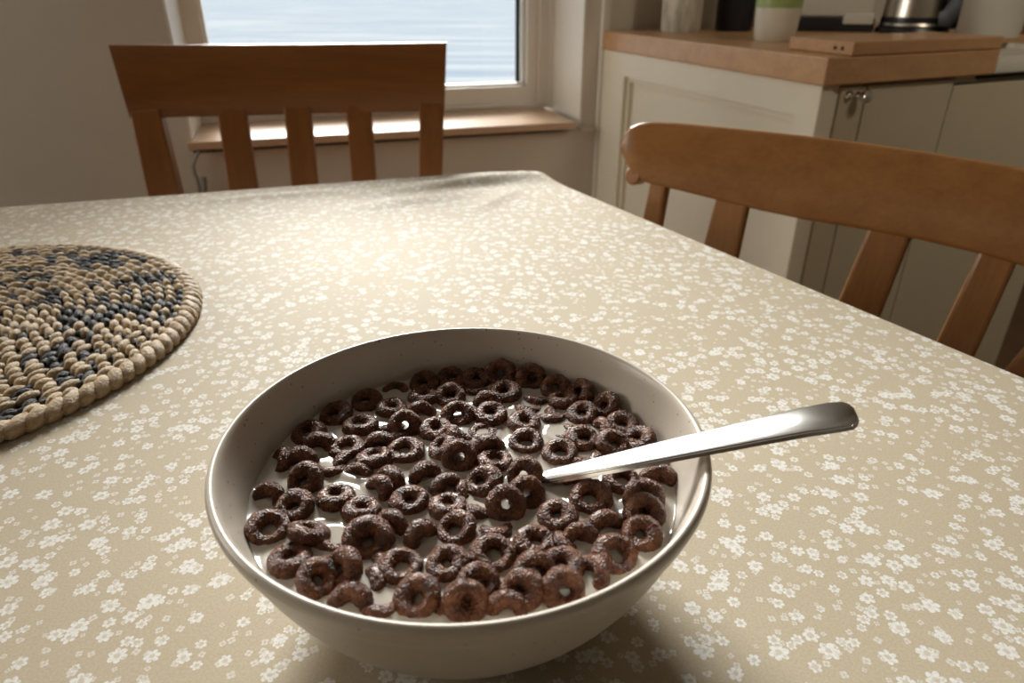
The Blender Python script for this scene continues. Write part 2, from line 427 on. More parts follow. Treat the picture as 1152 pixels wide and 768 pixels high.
lathe2 = bmesh.new(); lathe(lathe2, [(0, 0), (.008, 0), (.008, .003), (.006, .006), (0, .006)], 20)
kb = obj('knob', bm, M['steel'], door, True)
bmesh.ops.transform(lathe2, matrix=rot, verts=lathe2.verts); bmesh.ops.translate(lathe2, verts=lathe2.verts, vec=bk-FDIR*.012+KN*.0)
obj('knob_catch', lathe2, M['steel'], door, True)
tot = (edge_end-B).dot(FDIR)+.35
for i, (x0, x1, lab) in enumerate(((a1, a2, 'plain cream base cabinet in painted shade tone between the slim door and the sink cabinet'), (a2, tot, 'plain cream base cabinet in painted shade tone under the white ceramic sink'))):
    r = thing('base_cabinet', lab, 'cabinet', F0+FDIR*((x0+x1)/2))
    zt = zc if i == 0 else FP(1112, 91)[1]
    bm = bmesh.new(); fbox(bm, x0+.001, x1-.001, .1, zt, .022, BD); obj('carcass', bm, M['shade_cream'], r)
    bm = bmesh.new(); fbox(bm, x0+.0012, x1-.0012, .12, zt-.004 if i == 0 else zc-.012 if False else zt-.004, 0, .02); bmesh.ops.recalc_face_normals(bm, faces=bm.faces); bevel(bm, .0016)
    obj('door', bm, M['shade_cream'], r)
    if i == 1:
        bm = bmesh.new(); fbox(bm, x0+.001, FP(1098, 87)[0], zt, zc, .002, BD); obj('top_rail', bm, M['shade_cream'], r)
        bm = bmesh.new(); fbox(bm, FP(1098, 87)[0], x1-.001, zt, zt+.012, .03, BD); obj('shadow_gap', bm, M['dark'], r)
    bm = bmesh.new(); fbox(bm, x0+.001, x1-.001, 0, .1, .05, BD); obj('plinth', bm, M['shade_cream'], r)
# ceramic sink at the end of the worktop
ss, _ = FP(1128, 70)
sx0 = (edge_end-F0).dot(FDIR)+.004
bm = bmesh.new(); zs = CZ-.008
fbox(bm, sx0, sx0+.36, FP(1112, 91)[1]+.0125, FP(1129, 61)[1], -.012, .205)
bmesh.ops.recalc_face_normals(bm, faces=bm.faces)
top = max(bm.faces, key=lambda f: f.calc_center_median().z)
rr_ = bmesh.ops.inset_region(bm, faces=[top], thickness=.022)
bmesh.ops.translate(bm, verts=top.verts, vec=(0, 0, -.012))
bevel(bm, .004, 3)
tag(obj('ceramic_sink', bm, M['enamel'], None, True), 'white ceramic sink with rounded front lip at the end of the worktop', 'sink')

# chopping board flush with the front edge
BT = .020
b1 = flat(B, CZ)-KN*.001
while proj(b1+Z*BT)[0] < 961: b1 = b1+FDIR*.001
b2 = flat(edge_end, CZ)-FDIR*.004-KN*.001
b0 = b1.copy()
while proj(b0+Z*BT)[0] > 889: b0 = b0-ED*.001
sd = (b0-b1); dd = sd.length; sd.normalize()
bp = [b0, b1, b2, b2+sd*dd]
bm = prism([flat(p, CZ+.0005) for p in bp], Z*BT, .002, 2)
cbd = tag(obj('chopping_board', bm, M['board']), 'thick beech chopping board lying flush with the worktop corner', 'chopping board')
sn = Vector((sd.y, -sd.x, 0)); 
if sn.dot(FDIR) > 0: sn = -sn
bm = bmesh.new()
for k in (.022, .038):
    c = b1+sd*k+Z*(BT*.52); lp = []
    for q in range(2):
        lp.append([c+sn*(.0008 if q else -.004)+(sd*math.cos(2*math.pi*i/12)+Z*math.sin(2*math.pi*i/12))*.0032 for i in range(12)])
    loft(bm, lp)
tag(obj('peg_hole', bm, M['dark'], cbd), 'two dark drilled holes in the edge', None)

# things on the worktop
def lathe_thing(name, label, cat, px, py, z, parts, base_r, group=None):
    c = P(px, py, z); d = Vector((c.x, c.y, 0)).normalized()
    c = c+Vector((d.x, d.y, 0))*base_r
    return thing(name, label, cat, c), c
# mottled jar
c = P(765, 37, CZ); r_ = 22.5*depth(c)/F; c += Vector((c.x, c.y, 0)).normalized()*r_
bm = lathe(bmesh.new(), [(0, 0), (r_*.93, 0), (r_, .006), (r_*1.02, .08), (r_*1.0, .15), (r_*.92, .165), (r_*.9, .168), (r_*.86, .165), (r_*.9, .15), (r_*.9, .02), (0, .015)], 48)
o = obj('storage_jar', bm, M['jar'], None, True); o.location = c
tag(o, 'mottled off-white storage jar on the worktop by the wall corner', 'jar')
bm = lathe(bmesh.new(), [(0, .166), (r_*.93, .166), (r_*.93, .176), (r_*.5, .184), (r_*.16, .186), (r_*.2, .2), (0, .205)], 40)
obj('lid', bm, M['jar'], None, True).parent = o
# navy canister
c = P(824, 35.5, CZ); r_ = 20.5*depth(c)/F; c += Vector((c.x, c.y, 0)).normalized()*r_
bm = lathe(bmesh.new(), [(0, 0), (r_*.95, 0), (r_, .005), (r_*1.04, .14), (r_, .146), (0, .146)], 48)
o = obj('canister', bm, M['navy'], None, True); o.location = c
tag(o, 'dark navy canister between the mottled jar and the green-glazed cup', 'canister')
bm = lathe(bmesh.new(), [(0, .145), (r_*1.06, .145), (r_*1.06, .166), (r_*1.0, .172), (0, .174)], 40)
obj('lid', bm, M['navy'], None, True).parent = o
# cup
c = P(870, 47.5, CZ); r_ = 24.0*depth(c)/F; c += Vector((c.x, c.y, 0)).normalized()*r_
s_ = r_/.036
prof = [(0, 0), (.030, 0), (.0335, .004), (.036, .03), (.0375, .062), (.039, .10), (.0385, .1025), (.0372, .10), (.0355, .062), (.034, .03), (.031, .008), (0, .006)]
zsp = (P(870, 13, CZ))
bm = lathe(bmesh.new(), [(a*s_, b) for a, b in prof], 48)
o = obj('tumbler', bm, M['cup'], None, True); o.location = c
tag(o, 'cream ceramic tumbler with green glazed upper half on the worktop edge', 'tumbler')
# coffee machine / bread maker
def facebox(pxl, pxr, py, z, depth_m):
    a = P(pxl, py, z); b = P(pxr, py, z); return a, b
zb_ = CZ+.0005
a = P(893, 35, CZ); b = P(982, 36.5, CZ)
# keep it behind the board
hd = (b-a); hd.z = 0; wd = hd.length; hd.normalize(); nd = Vector((-hd.y, hd.x, 0))
off = nd*.0
mroot = thing('coffee_machine', 'grey-white boxy countertop machine with black base behind the chopping board', 'kitchen appliance', a+hd*wd/2+nd*.10)
def mb(x0, x1, y0, y1, z0, z1, w=.004): return boxb(a+hd*x0+nd*y0+Z*z0, hd*(x1-x0), nd*(y1-y0), Z*(z1-z0), w, 3)
ZB = .001
obj('base', mb(0, wd, .0, .2, ZB, ZB+.030), M['black'], mroot, True)
obj('body', mb(.0, wd-.004, .004, .2, ZB+.030, .25, .01), M['greywhite'], mroot, True)
obj('front_panel', mb(wd*.60, wd-.004, -.003, .006, ZB+.016, ZB+.042, .003), M['greywhite'], mroot, True)
bm = bmesh.new(); box(bm, a+hd*.01+nd*.0025+Z*(ZB+.046), hd*(wd-.03), nd*.002, Z*.0012); obj('seam', bm, M['shade_cream'], mroot)
# kettle on its base
c = P(1024, 38.5, CZ); r_ = 36*depth(c)/F; c += Vector((c.x, c.y, 0)).normalized()*r_; c.z = CZ+.0008
kr = thing('electric_kettle', 'brushed steel electric kettle with black base and handle beside the boxy machine', 'kettle', c)
obj('power_base', lathe(bmesh.new(), [(0, 0), (r_*1.05, 0), (r_*1.08, .004), (r_*1.04, .012), (0, .013)], 48, c), M['black'], kr, True)
obj('base_ring', lathe(bmesh.new(), [(0, .0132), (r_*.98, .0132), (r_*1.0, .016), (r_*.98, .021), (0, .021)], 48, c), M['brushed'], kr, True)
obj('lower_band', lathe(bmesh.new(), [(0, .0212), (r_*.96, .0212), (r_*.97, .024), (r_*.95, .034), (0, .034)], 48, c), M['black'], kr, True)
obj('body', lathe(bmesh.new(), [(0, .0342), (r_*.94, .0342), (r_*.93, .05), (r_*.86, .12), (r_*.76, .19), (r_*.70, .205), (0, .205)], 56, c), M['brushed'], kr, True)
obj('lid', lathe(bmesh.new(), [(0, .2052), (r_*.68, .2052), (r_*.6, .214), (r_*.2, .219), (r_*.15, .232), (0, .234)], 40, c), M['black'], kr, True)
hdir = Vector((c.x, c.y, 0)).normalized(); side = Vector((hdir.y, -hdir.x, 0))
hx = (side*.92-hdir*.4).normalized()
hp = [c+hx*(r_*x)+Z*z for x, z in ((.80, .03), (1.12, .032), (1.34, .06), (1.42, .11), (1.36, .16), (1.15, .19), (.62, .195))]
bm = bmesh.new(); up = []
for i, p in enumerate(hp):
    t = (hp[min(i+1, 6)]-hp[max(i-1, 0)]).normalized(); v_ = hx.cross(Z).normalized(); w_ = t.cross(v_)
    up.append(rrect(p, w_, v_, .026 if 0 < i < 6 else .020, .026, .008, 3))
loft(bm, up); obj('handle', bm, M['black'], kr, True)
sp_ = [c-hx*(r_*x)+Z*z for x, z in ((.74, .155), (.95, .180), (1.1, .200))]
bm = bmesh.new(); loft(bm, [rrect(p, Z, hx.cross(Z), h_, w_, .004, 3) for p, h_, w_ in zip(sp_, (.03, .018, .008), (.02, .012, .008))]); obj('spout', bm, M['brushed'], kr, True)
# paper roll / pale canister
c = P(1109, 43, CZ); r_ = 32*depth(c)/F; c = c+Vector((c.x, c.y, 0)).normalized()*(r_*1.0); c.z = CZ+.0008
bm = lathe(bmesh.new(), [(0, 0), (r_*.96, 0), (r_, .006), (r_*1.06, .20), (r_*1.04, .212), (r_*.9, .218), (0, .22)], 56)
o = obj('bin', bm, M['greywhite'], None, True); o.location = c; o.name = 'bread_bin'
tag(o, 'tall pale grey round bread bin beside the kettle', 'bread bin')
bm = lathe(bmesh.new(), [(0, .2195), (r_*.3, .2195), (r_*.26, .236), (r_*.2, .242), (0, .244)], 24); obj('lid_knob', bm, M['greywhite'], None, True).parent = o
# reddish wooden block behind the sink
a = P(1137, 50, CZ); hd2 = FDIR; nd2 = KN
a = flat(PP(1143, 50, F0+DV*.25, KN), CZ+.0005)
o = boxb(a, FDIR*.12, DV*.05, Z*.19, .004)
kbk = tag(obj('knife_block', o, M['red_wood']), 'reddish brown wooden knife block behind the white sink', 'knife block')
bm = bmesh.new()
for i in range(3): box(bm, a+FDIR*(.02+.035*i)+DV*.012+Z*.19, FDIR*.014, DV*.024, Z*.07)
obj('knife_handle', bm, M['black'], kbk)

# ------------------------------------------------------------------ table + cloth
TC = P(589, 193, TZ); bd = (P(0, 238, TZ)-P(455, 204, TZ)).normalized(); rd = (P(1152, 433, TZ)-P(640, 215, TZ)).normalized()
T0 = TC; T1 = TC+bd*1.5; T3 = TC+rd*1.45; T2 = T1+rd*1.45
def rounded(poly, rads, k=10):
    out = []; n_ = len(poly)
    for i in range(n_):
        p, a_, b_ = poly[i], poly[i-1], poly[(i+1) % n_]
        da = (a_-p).normalized(); db = (b_-p).normalized(); ang = da.angle(db); r_ = rads[i]
        t_ = r_/math.tan(ang/2); ctr = p+(da+db).normalized()*(r_/math.sin(ang/2))
        s0 = p+da*t_-ctr; s1 = p+db*t_-ctr
        for j in range(k+1): out.append(ctr+s0.lerp(s1, j/k).normalized()*r_)
    return out
def inset(poly, d):
    cen = sum(poly, Vector())/len(poly)
    out = []
    n_ = len(poly)
    for i in range(n_):
        t = (poly[(i+1) % n_]-poly[i-1]); nrm = Vector((t.y, -t.x, 0)).normalized()
        if nrm.dot(cen-poly[i]) < 0: nrm = -nrm
        out.append(poly[i]+nrm*d)
    return out
loop = rounded([T0, T1, T2, T3], [.09, .07, .07, .07])
# resample finely
def resample(loop, step):
    out = []
    for i, p in enumerate(loop):
        q = loop[(i+1) % len(loop)]; k = max(1, int((q-p).length/step))
        out += [p.lerp(q, j/k) for j in range(k)]
    return out
fine = resample(loop, .012)
cen = sum(fine, Vector())/len(fine)
def gauss(p, px, py, su, sv, ang):
    q = P(px, py, TZ); d = p-q; e1 = Vector((math.cos(ang), math.sin(ang), 0)); e2 = Vector((-e1.y, e1.x, 0))
    return math.exp(-(d.dot(e1)/su)**2-(d.dot(e2)/sv)**2)
def wrinkle(p):
    h = .0075*gauss(p, 548, 206, .10, .016, R(17)) + .006*gauss(p, 470, 226, .07, .014, R(30)) - .004*gauss(p, 505, 217, .09, .018, R(25))
    h += .003*gauss(p, 330, 222, .15, .012, R(17)) + .004*gauss(p, 590, 204, .05, .03, R(0)) - .003*gauss(p, 430, 214, .06, .01, R(15)) + .003*gauss(p, 556, 228, .04, .010, R(60))
    h += .0008*(noise.noise(p*5)+1)*.5
    return h
cl = []
for s_ in [0]+[i/46 for i in range(1, 40)]+[.87+.13*i/22 for i in range(1, 23)]:
    cl.append([cen.lerp(p, s_) for p in fine] if s_ > 0 else None)
bm = bmesh.new()
rings = []
for l in cl:
    if l is None: rings.append([bm.verts.new(cen+Z*.0021)]); continue
    rings.append([bm.verts.new(p+Z*(.002+max(0, wrinkle(p)+.001))) for p in l])
nF = len(fine)
edge_z = [v.co.z for v in rings[-1]]
nr = []
for i in range(nF):
    t = fine[(i+1) % nF]-fine[i-1]; q = Vector((t.y, -t.x, 0)).normalized()
    if q.dot(fine[i]-cen) < 0: q = -q
    nr.append(q)
acc = [0]
for i in range(nF): acc.append(acc[-1]+(fine[(i+1) % nF]-fine[i]).length)
for k in range(1, 15):
    row = []
    for i in range(nF):
        if k <= 4:
            a = R(22.5*k); off, dz = .006*math.sin(a), -.006*(1-math.cos(a))
        else:
            g = (k-4)/10; off = .006+.018*g*math.sin(acc[i]*22+1)*g+.012*g; dz = -.006-.20*g
        row.append(bm.verts.new(fine[i]+nr[i]*off+Z*(edge_z[i]+dz-TZ)))
    for v in row: pass
    rings.append(row)
for a, b in zip(rings, rings[1:]):
    for i in range(nF):
        j = (i+1) % nF
        if len(a) == 1: bm.faces.new((a[0], b[i], b[j]))
        else: bm.faces.new((a[i], b[i], b[j], a[j]))
cloth = obj('tablecloth', bm, M['cloth'], None, False)
for p in cloth.data.polygons: p.use_smooth = True
tag(cloth, 'beige oilcloth with small white flowers draped over the dining table', 'tablecloth')
troot = thing('dining_table', 'wooden dining table under the beige flowered oilcloth', 'table', flat(cen, 0))
tp = inset(loop, .004)
obj('table_top', prism([flat(p, TZ-.03) for p in tp], Z*.0305, 0), M['pine'], troot)
leg_c = rounded([T0, T1, T2, T3], [.09]*4)
for q in (T0, T1, T2, T3):
    p = q.lerp(cen, .14)
    bm = bmesh.new(); loft(bm, [rrect(flat(p, z), Vector((1, 0, 0)), Vector((0, 1, 0)), w, w, .006) for z, w in ((0, .022), (.55, .033), (TZ-.031, .035))])
    obj('leg', bm, M['pine_v'], troot)
ap = [flat(q.lerp(cen, .13), TZ-.13) for q in (T0, T1, T2, T3)]
bm = bmesh.new()
for i in range(4):
    a_, b_ = ap[i], ap[(i+1) % 4]; t = (b_-a_).normalized(); q = Vector((-t.y, t.x, 0)); box(bm, a_, b_-a_, q*.02, Z*.098)
obj('apron', bm, M['pine'], troot)

# ------------------------------------------------------------------ placemat
mc = Vector((-.440, .453, TZ+.0035)); MR = .198
bm = bmesh.new()
random.seed(7)
def stitch(c, t, l, w, h, mat, tilt=0):
    n2 = Vector((-t.y, t.x, 0))
    base = len(bm.verts)
    loops = []
    for q in range(5):
        u = -1+2*q/4; k = math.sqrt(max(0, 1-(u*.93)**2))
        loops.append([c+t*(u*l)+n2*(math.cos(a)*w*k+tilt*u*w)+Z*(math.sin(a)*h*k) for a in [2*math.pi*j/7 for j in range(7)]])
    vs = [[bm.verts.new(p) for p in l_] for l_ in loops]
    for a, b in zip(vs, vs[1:]):
        for i in range(7):
            f = bm.faces.new((a[i], a[(i+1) % 7], b[(i+1) % 7], b[i])); f.material_index = mat; f.smooth = True
    for l_, rev in ((vs[0], 1), (vs[-1], 0)):
        f = bm.faces.new(l_[::-1] if rev else l_); f.material_index = mat; f.smooth = True
rows = 23; rw = (MR-.011)/rows
for k in range(rows):
    r_ = (k+.5)*rw
    cnt = max(5, int(2*math.pi*r_/.0125)); ph = random.random()*6.28
    for j in range(cnt):
        a_ = ph+2*math.pi*(j+random.uniform(-.13, .13))/cnt
        x_, y_ = r_*math.cos(a_), r_*math.sin(a_)
        band = noise.noise(Vector((x_*17, y_*17, 3)))+.7*noise.noise(Vector((k*.9, a_*2.2, 8)))
        dark = band+random.uniform(-.7, .7) > .30
        t = Vector((-math.sin(a_), math.cos(a_), 0)); t.rotate(Matrix.Rotation(random.uniform(-.3, .3)+.22, 3, 'Z'))
        zz = .0058+random.uniform(-.0006, .0008)-(.0010 if dark else 0)
        stitch(mc+Vector((x_, y_, zz)), t, .0074*random.uniform(.7, 1.2), rw*.43*random.uniform(.9, 1.1), .0042, 1 if dark else 0, .15)
        # dark filler between the stitches
        if random.random() < .6:
            a2 = a_+math.pi/cnt
            stitch(mc+Vector(((r_+rw*.5)*math.cos(a2), (r_+rw*.5)*math.sin(a2), .0052)), t, .0050, rw*.24, .0032, 1, .1)
lathe(bm, [(0, -.001), (MR-.008, -.001), (MR-.008, .0045), (0, .0045)], 96, mc)
mat_o = obj('placemat', bm, [M['straw'], M['blackstraw']])
for f in mat_o.data.polygons:
    if f.material_index == 0 and len(f.vertices) in (3, 4) and f.area > 2e-4: f.material_index = 1
tag(mat_o, 'round woven seagrass placemat in straw and black on the flowered tablecloth', 'placemat')
bm = bmesh.new(); cnt = 116
for j in range(cnt):
    a_ = 2*math.pi*j/cnt; t = Vector((-math.sin(a_), math.cos(a_), 0)); rad = Vector((math.cos(a_), math.sin(a_), 0))
    c = mc+rad*(MR-.0070)+Z*.0044
    d = (t*.80-rad*.58+Z*.10).normalized(); lp = []
    for q in range(7):
        u = -1+2*q/6; k = math.sqrt(max(.02, 1-(u*.95)**2)); s2 = d.cross(Z).normalized()
        lp.append([c+d*(u*.0105)+s2*(math.cos(b_)*.0056*k)+Z*(math.sin(b_)*.0054*k+.0006*random.uniform(-1, 1)) for b_ in [2*math.pi*i/10 for i in range(10)]])
    loft(bm, lp)
o = obj('rope_edge', bm, M['rim_straw'], mat_o, True)

# ------------------------------------------------------------------ chairs
class Plane:
    """tilted plane through p0: h horizontal axis, up axis leaning back"""
    def __init__(s, p0, p1, lean, front):
        s.p0 = p0; s.h = (p1-p0); s.h.z = 0; s.h.normalize()
        hn = Vector((-s.h.y, s.h.x, 0))
        if hn.dot(front) < 0: hn = -hn            # hn points to the table
        s.f = hn
        s.up = (Z*math.cos(lean)-hn*math.sin(lean)).normalized()
        s.n = (hn*math.cos(lean)+Z*math.sin(lean)).normalized()
    def ab(s, px, py):
        q = PP(px, py, s.p0, s.n)-s.p0; return q.dot(s.h), q.dot(s.up)
    def w(s, a, b, d=0): return s.p0+s.h*a+s.up*b+s.n*d
def lerp(a, b, t): return a+(b-a)*t
def quad_slab(pl_, px, t_, ext_b, w_=.003, d0=0):
    """quad (tl, tr, br, bl) in pixels on the plane, lengthened downward to in-plane height ext_b"""
    q = [pl_.ab(*p) for p in px]
    (tl, tr, br, bl) = q
    def down(t, b): k = (ext_b-t[1])/(b[1]-t[1]); return (lerp(t[0], b[0], k), ext_b)
    br, bl = down(tr, br), down(tl, bl)
    tl = (tl[0], tl[1]+.012); tr = (tr[0], tr[1]+.012)
    return prism([pl_.w(*p, d0) for p in (tl, tr, br, bl)], -pl_.n*t_, w_, 2), (tl, tr, br, bl)
def chair_base(root, pl_, a0, a1, seat_z, mat, matv, post_mat, posts=None, dep_=.42):
    """seat, four legs, rails; a0..a1 width along h"""
    bseat = (seat_z-pl_.p0.z)/pl_.up.z
    o0 = pl_.w(a0, bseat); o1 = pl_.w(a1, bseat)
    f = pl_.f
    wv = o1-o0
    sc_ = [o0-f*.02, o1-f*.02, o1+f*dep_+wv*.03, o0+f*dep_-wv*.03]
    obj('seat', prism([flat(p, seat_z-.022) for p in sc_], Z*.022, .006, 3), mat, root, True)
    for p, lean_ in ((o0+wv*.06-f*.005, -f*.05), (o1-wv*.06-f*.005, -f*.05), (o0+f*(dep_-.04)+wv*.03, f*.01), (o1+f*(dep_-.04)-wv*.03, f*.01)):
        bm = bmesh.new(); loft(bm, [rrect(flat(p, z)+lean_*(1-z/seat_z), pl_.h, f, w, w, .004) for z, w in ((0, .015), (.25, .019), (seat_z-.023, .021))])
        obj('leg', bm, matv, root)
    for g in (.1, .8):
        bm = bmesh.new(); q0 = flat(o0+f*(dep_*g)+wv*.06, seat_z-.075); box(bm, q0, wv*.88, f*.018, Z*.05); obj('seat_rail', bm, mat, root)
# --- slatted chair at the window side
c1 = Plane(P(122, 50, .91), P(502, 47.5, .91), R(9), Vector((0, -1, 0)))
mid = (c1.p0+c1.w(.5, 0))/2
ch1 = thing('dining_chair', 'orange oak dining chair with straight slatted back in front of the window', 'chair', flat(c1.w(.25, -.4), 0))
# rail
tl = c1.ab(121.5, 50); tr = c1.ab(502.5, 47); br = c1.ab(500, 124.5); bl = c1.ab(146, 133.5); bl2 = c1.ab(180, 132.5); br2 = c1.ab(472, 125)
loops = []
for i in range(13):
    k = i/12; a_t = lerp(tl[0], tr[0], k); b_t = lerp(tl[1], tr[1], k); a_b = lerp(bl[0], br[0], k); b_b = lerp(bl2[1], br2[1], k)
    bow = -.010*(1-(2*k-1)**2)
    top = c1.w(a_t, b_t, bow); bot = c1.w(a_b, b_b, bow); ctr = (top+bot)/2-c1.n*.012; v = (top-bot); hh = v.length/2; v.normalize()
    loops.append(rrect(ctr, c1.n, v, .012, hh, .003, 2))
bm = bmesh.new(); loft(bm, loops); obj('top_rail', bm, M['chair'], ch1, True)
seat_z = .45; bs = (seat_z-c1.p0.z)/c1.up.z
for px in ([(146, 133.5), (180, 132.5), (202.5, 222), (166, 223)], [(472, 125), (500, 124.5), (498, 205), (472, 206)]):
    bm, _ = quad_slab(c1, px, .024, bs-.03, .003); obj('back_post', bm, M['chair_v'], ch1)
for px in ([(242, 131), (275.5, 130), (288.5, 216), (256, 218)], [(318, 129), (349, 128), (357, 212), (326.5, 213)], [(388.5, 127), (417.5, 126), (423, 207), (395, 208)]):
    bm, _ = quad_slab(c1, px, .014, bs+.02, .003, -.008); obj('back_slat', bm, M['chair_v'], ch1)
qa = c1.ab(166, 223); qb = c1.ab(498, 205)
chair_base(ch1, c1, qa[0]+.06, qb[0]-.0, seat_z, M['chair'], M['chair_v'], None)
# --- curved-rail chair beside the table
RZ = .835
c2 = Plane(P(730, 137, RZ), P(1152, 190, RZ), R(9), Vector((-1, -.6, 0)))
ch2 = thing('dining_chair', 'honey pine dining chair with rounded scroll-ended top rail beside the table edge', 'chair', flat(c2.w(.28, -.4), 0))
top_px = [(703, 163), (704.5, 156), (708, 149), (714, 142.5), (722, 138.5), (735, 136.5), (760, 138), (800, 142), (850, 147), (900, 152.5), (960, 160), (1030, 170), (1100, 181.5), (1152, 190.5), (1230, 204.5), (1310, 220)]
bot_px = [(703.5, 167), (705, 175), (709, 184), (714, 196), (722, 203), (735, 208), (760, 214), (800, 225), (850, 238), (900, 249), (960, 259), (1030, 272), (1100, 288), (1152, 302), (1230, 324), (1310, 350)]
T_ = [c2.ab(*p) for p in top_px]; B_ = [c2.ab(*p) for p in bot_px]
amax = T_[-1][0]
# close the unseen end the way the seen end closes
loops = []
def bow2(a): k = (a-.28)/.30; return -.030*(1-min(1, k*k))+.012
secs = list(zip(T_, B_))
endw = [(.2, .03), (.6, .06), (.85, .08)]
for (ta, tb), (ba, bb) in secs:
    top = c2.w(ta, tb, bow2(ta)); bot = c2.w(ba, bb, bow2(ba)); v = top-bot; hh = v.length/2; v.normalize(); ctr = (top+bot)/2-c2.n*.012
    loops.append(rrect(ctr, c2.n, v, .012, hh, .006, 4))
(ta, tb), (ba, bb) = secs[-1]
for k in (.3, .6, .8, .92):
    e_ = math.sqrt(1-k*k); h0 = (tb-bb)/2; m0 = (tb+bb)/2; a_ = ta+.035*k
    top = c2.w(a_, m0+h0*e_, bow2(a_)); bot = c2.w(a_, m0-h0*e_, bow2(a_)); v = (top-bot); hh = max(.004, v.length/2); v.normalize()
    loops.append(rrect((top+bot)/2-c2.n*.012, c2.n, v, .012, hh, .006, 4))
bm = bmesh.new(); loft(bm, loops)
la, lb = c2.ab(715, 197); lr = abs(c2.ab(705.5, 197)[0]-la)
cc = c2.w(la, lb, bow2(la))
lp = [[cc-c2.n*(d_)+(c2.h*math.cos(2*math.pi*i/20)+c2.up*math.sin(2*math.pi*i/20))*lr*s_ for i in range(20)] for d_, s_ in ((0.001, .75), (.004, 1), (.020, 1), (.0235, .75))]
loft(bm, lp)
obj('top_rail', bm, M['pine'], ch2, True)
seat2 = .44; bs2 = (seat2-c2.p0.z)/c2.up.z
slats = [('back_spindle', [(730, 208), (748, 211), (741, 251), (722, 247)], .018), ('back_slat', [(800, 222), (836, 231), (824, 287), (786, 276)], .014),
         ('back_slat', [(973, 257), (1021, 267), (984, 360), (938, 340)], .014), ('back_slat', [(1100, 285), (1144, 296), (1092, 410), (1048, 394)], .014)]
As = []
for nm, px, t_ in slats:
    q = [c2.ab(*p) for p in px]; am = (q[0][0]+q[1][0])/2; As.append(am)
    bm, qq = quad_slab(c2, px, t_, bs2+.0, .004, bow2(am)-.004); obj(nm, bm, M['pine_v'], ch2)
# two more uprights, cut off by the frame
for da, wv, nm in ((.095, .024, 'back_slat'), (.165, .012, 'back_spindle')):
    am = As[-1]+da; tb = np.interp(am, [t[0] for t in B_], [t[1] for t in B_])
    sl = .10*abs(bs2)
    pts = [(am-wv/1, tb+.012), (am+wv/1, tb+.012), (am+wv+.0-.10, bs2), (am-wv-.10, bs2)]
    obj(nm, prism([c2.w(*p, bow2(am)-.004) for p in pts], -c2.n*.014, .004), M['pine_v'], ch2)
chair_base(ch2, c2, -.02, .44, seat2, M['pine'], M['pine_v'], None)

# ------------------------------------------------------------------ bowl
RIM = .075; RZW = TZ+.0025+RIM
bb_ = P(512, 370.5, RZW); bf = P(512, 702, RZW)
BC = Vector(((P(231, 553, RZW).x+P(795, 548, RZW).x)/2, (bb_.y+bf.y)/2, TZ+.0025)); BR = (bb_.y-bf.y)/2
BR *= 1.03; k_ = BR/.095
MZ = .053                        # milk height above the table
outer = [(0, .004), (.030, .004), (.033, 0), (.040, 0), (.042, .004), (.050, .0075), (.060, .0135), (.070, .0225), (.0785, .0345), (.0850, .047), (.0895, .058), (.0915, .064), (.0932, .0668), (.0942, .070), (.0950, .0725), (.0945, .0745), (.0932, .0755)]
inner = [(.0918, .0748), (.0905, .072), (.0885, .065), (.0852, .056), (.0825, .0495), (.077, .040), (.068, .028), (.055, .0175), (.038, .0115), (.018, .0095), (0, .009)]
def dense(pr):
    pts = [Vector((a, b, 0)) for a, b in pr]; out = []
    for i in range(len(pts)-1):
        p0, p1, p2, p3 = pts[max(i-1, 0)], pts[i], pts[i+1], pts[min(i+2, len(pts)-1)]
        for j in range(4):
            t = j/4
            out.append(.5*((2*p1)+(p2-p0)*t+(2*p0-5*p1+4*p2-p3)*t*t+(3*p1-p0-3*p2+p3)*t**3))
    out.append(pts[-1]); return [(max(0, p.x)*k_, p.y) for p in out]
bm = lathe(bmesh.new(), dense(outer+inner), 128)
bowl = obj('cereal_bowl', bm, M['stone'], None, True); bowl.location = BC
tag(bowl, 'speckled cream stoneware bowl full of milk and chocolate cereal rings on the tablecloth', 'bowl')
def r_in(z):
    pr = sorted((b, a) for a, b in inner); return float(np.interp(z, [p[0] for p in pr], [p[1] for p in pr]))*k_
RM = r_in(MZ)
MW = BC.z+MZ

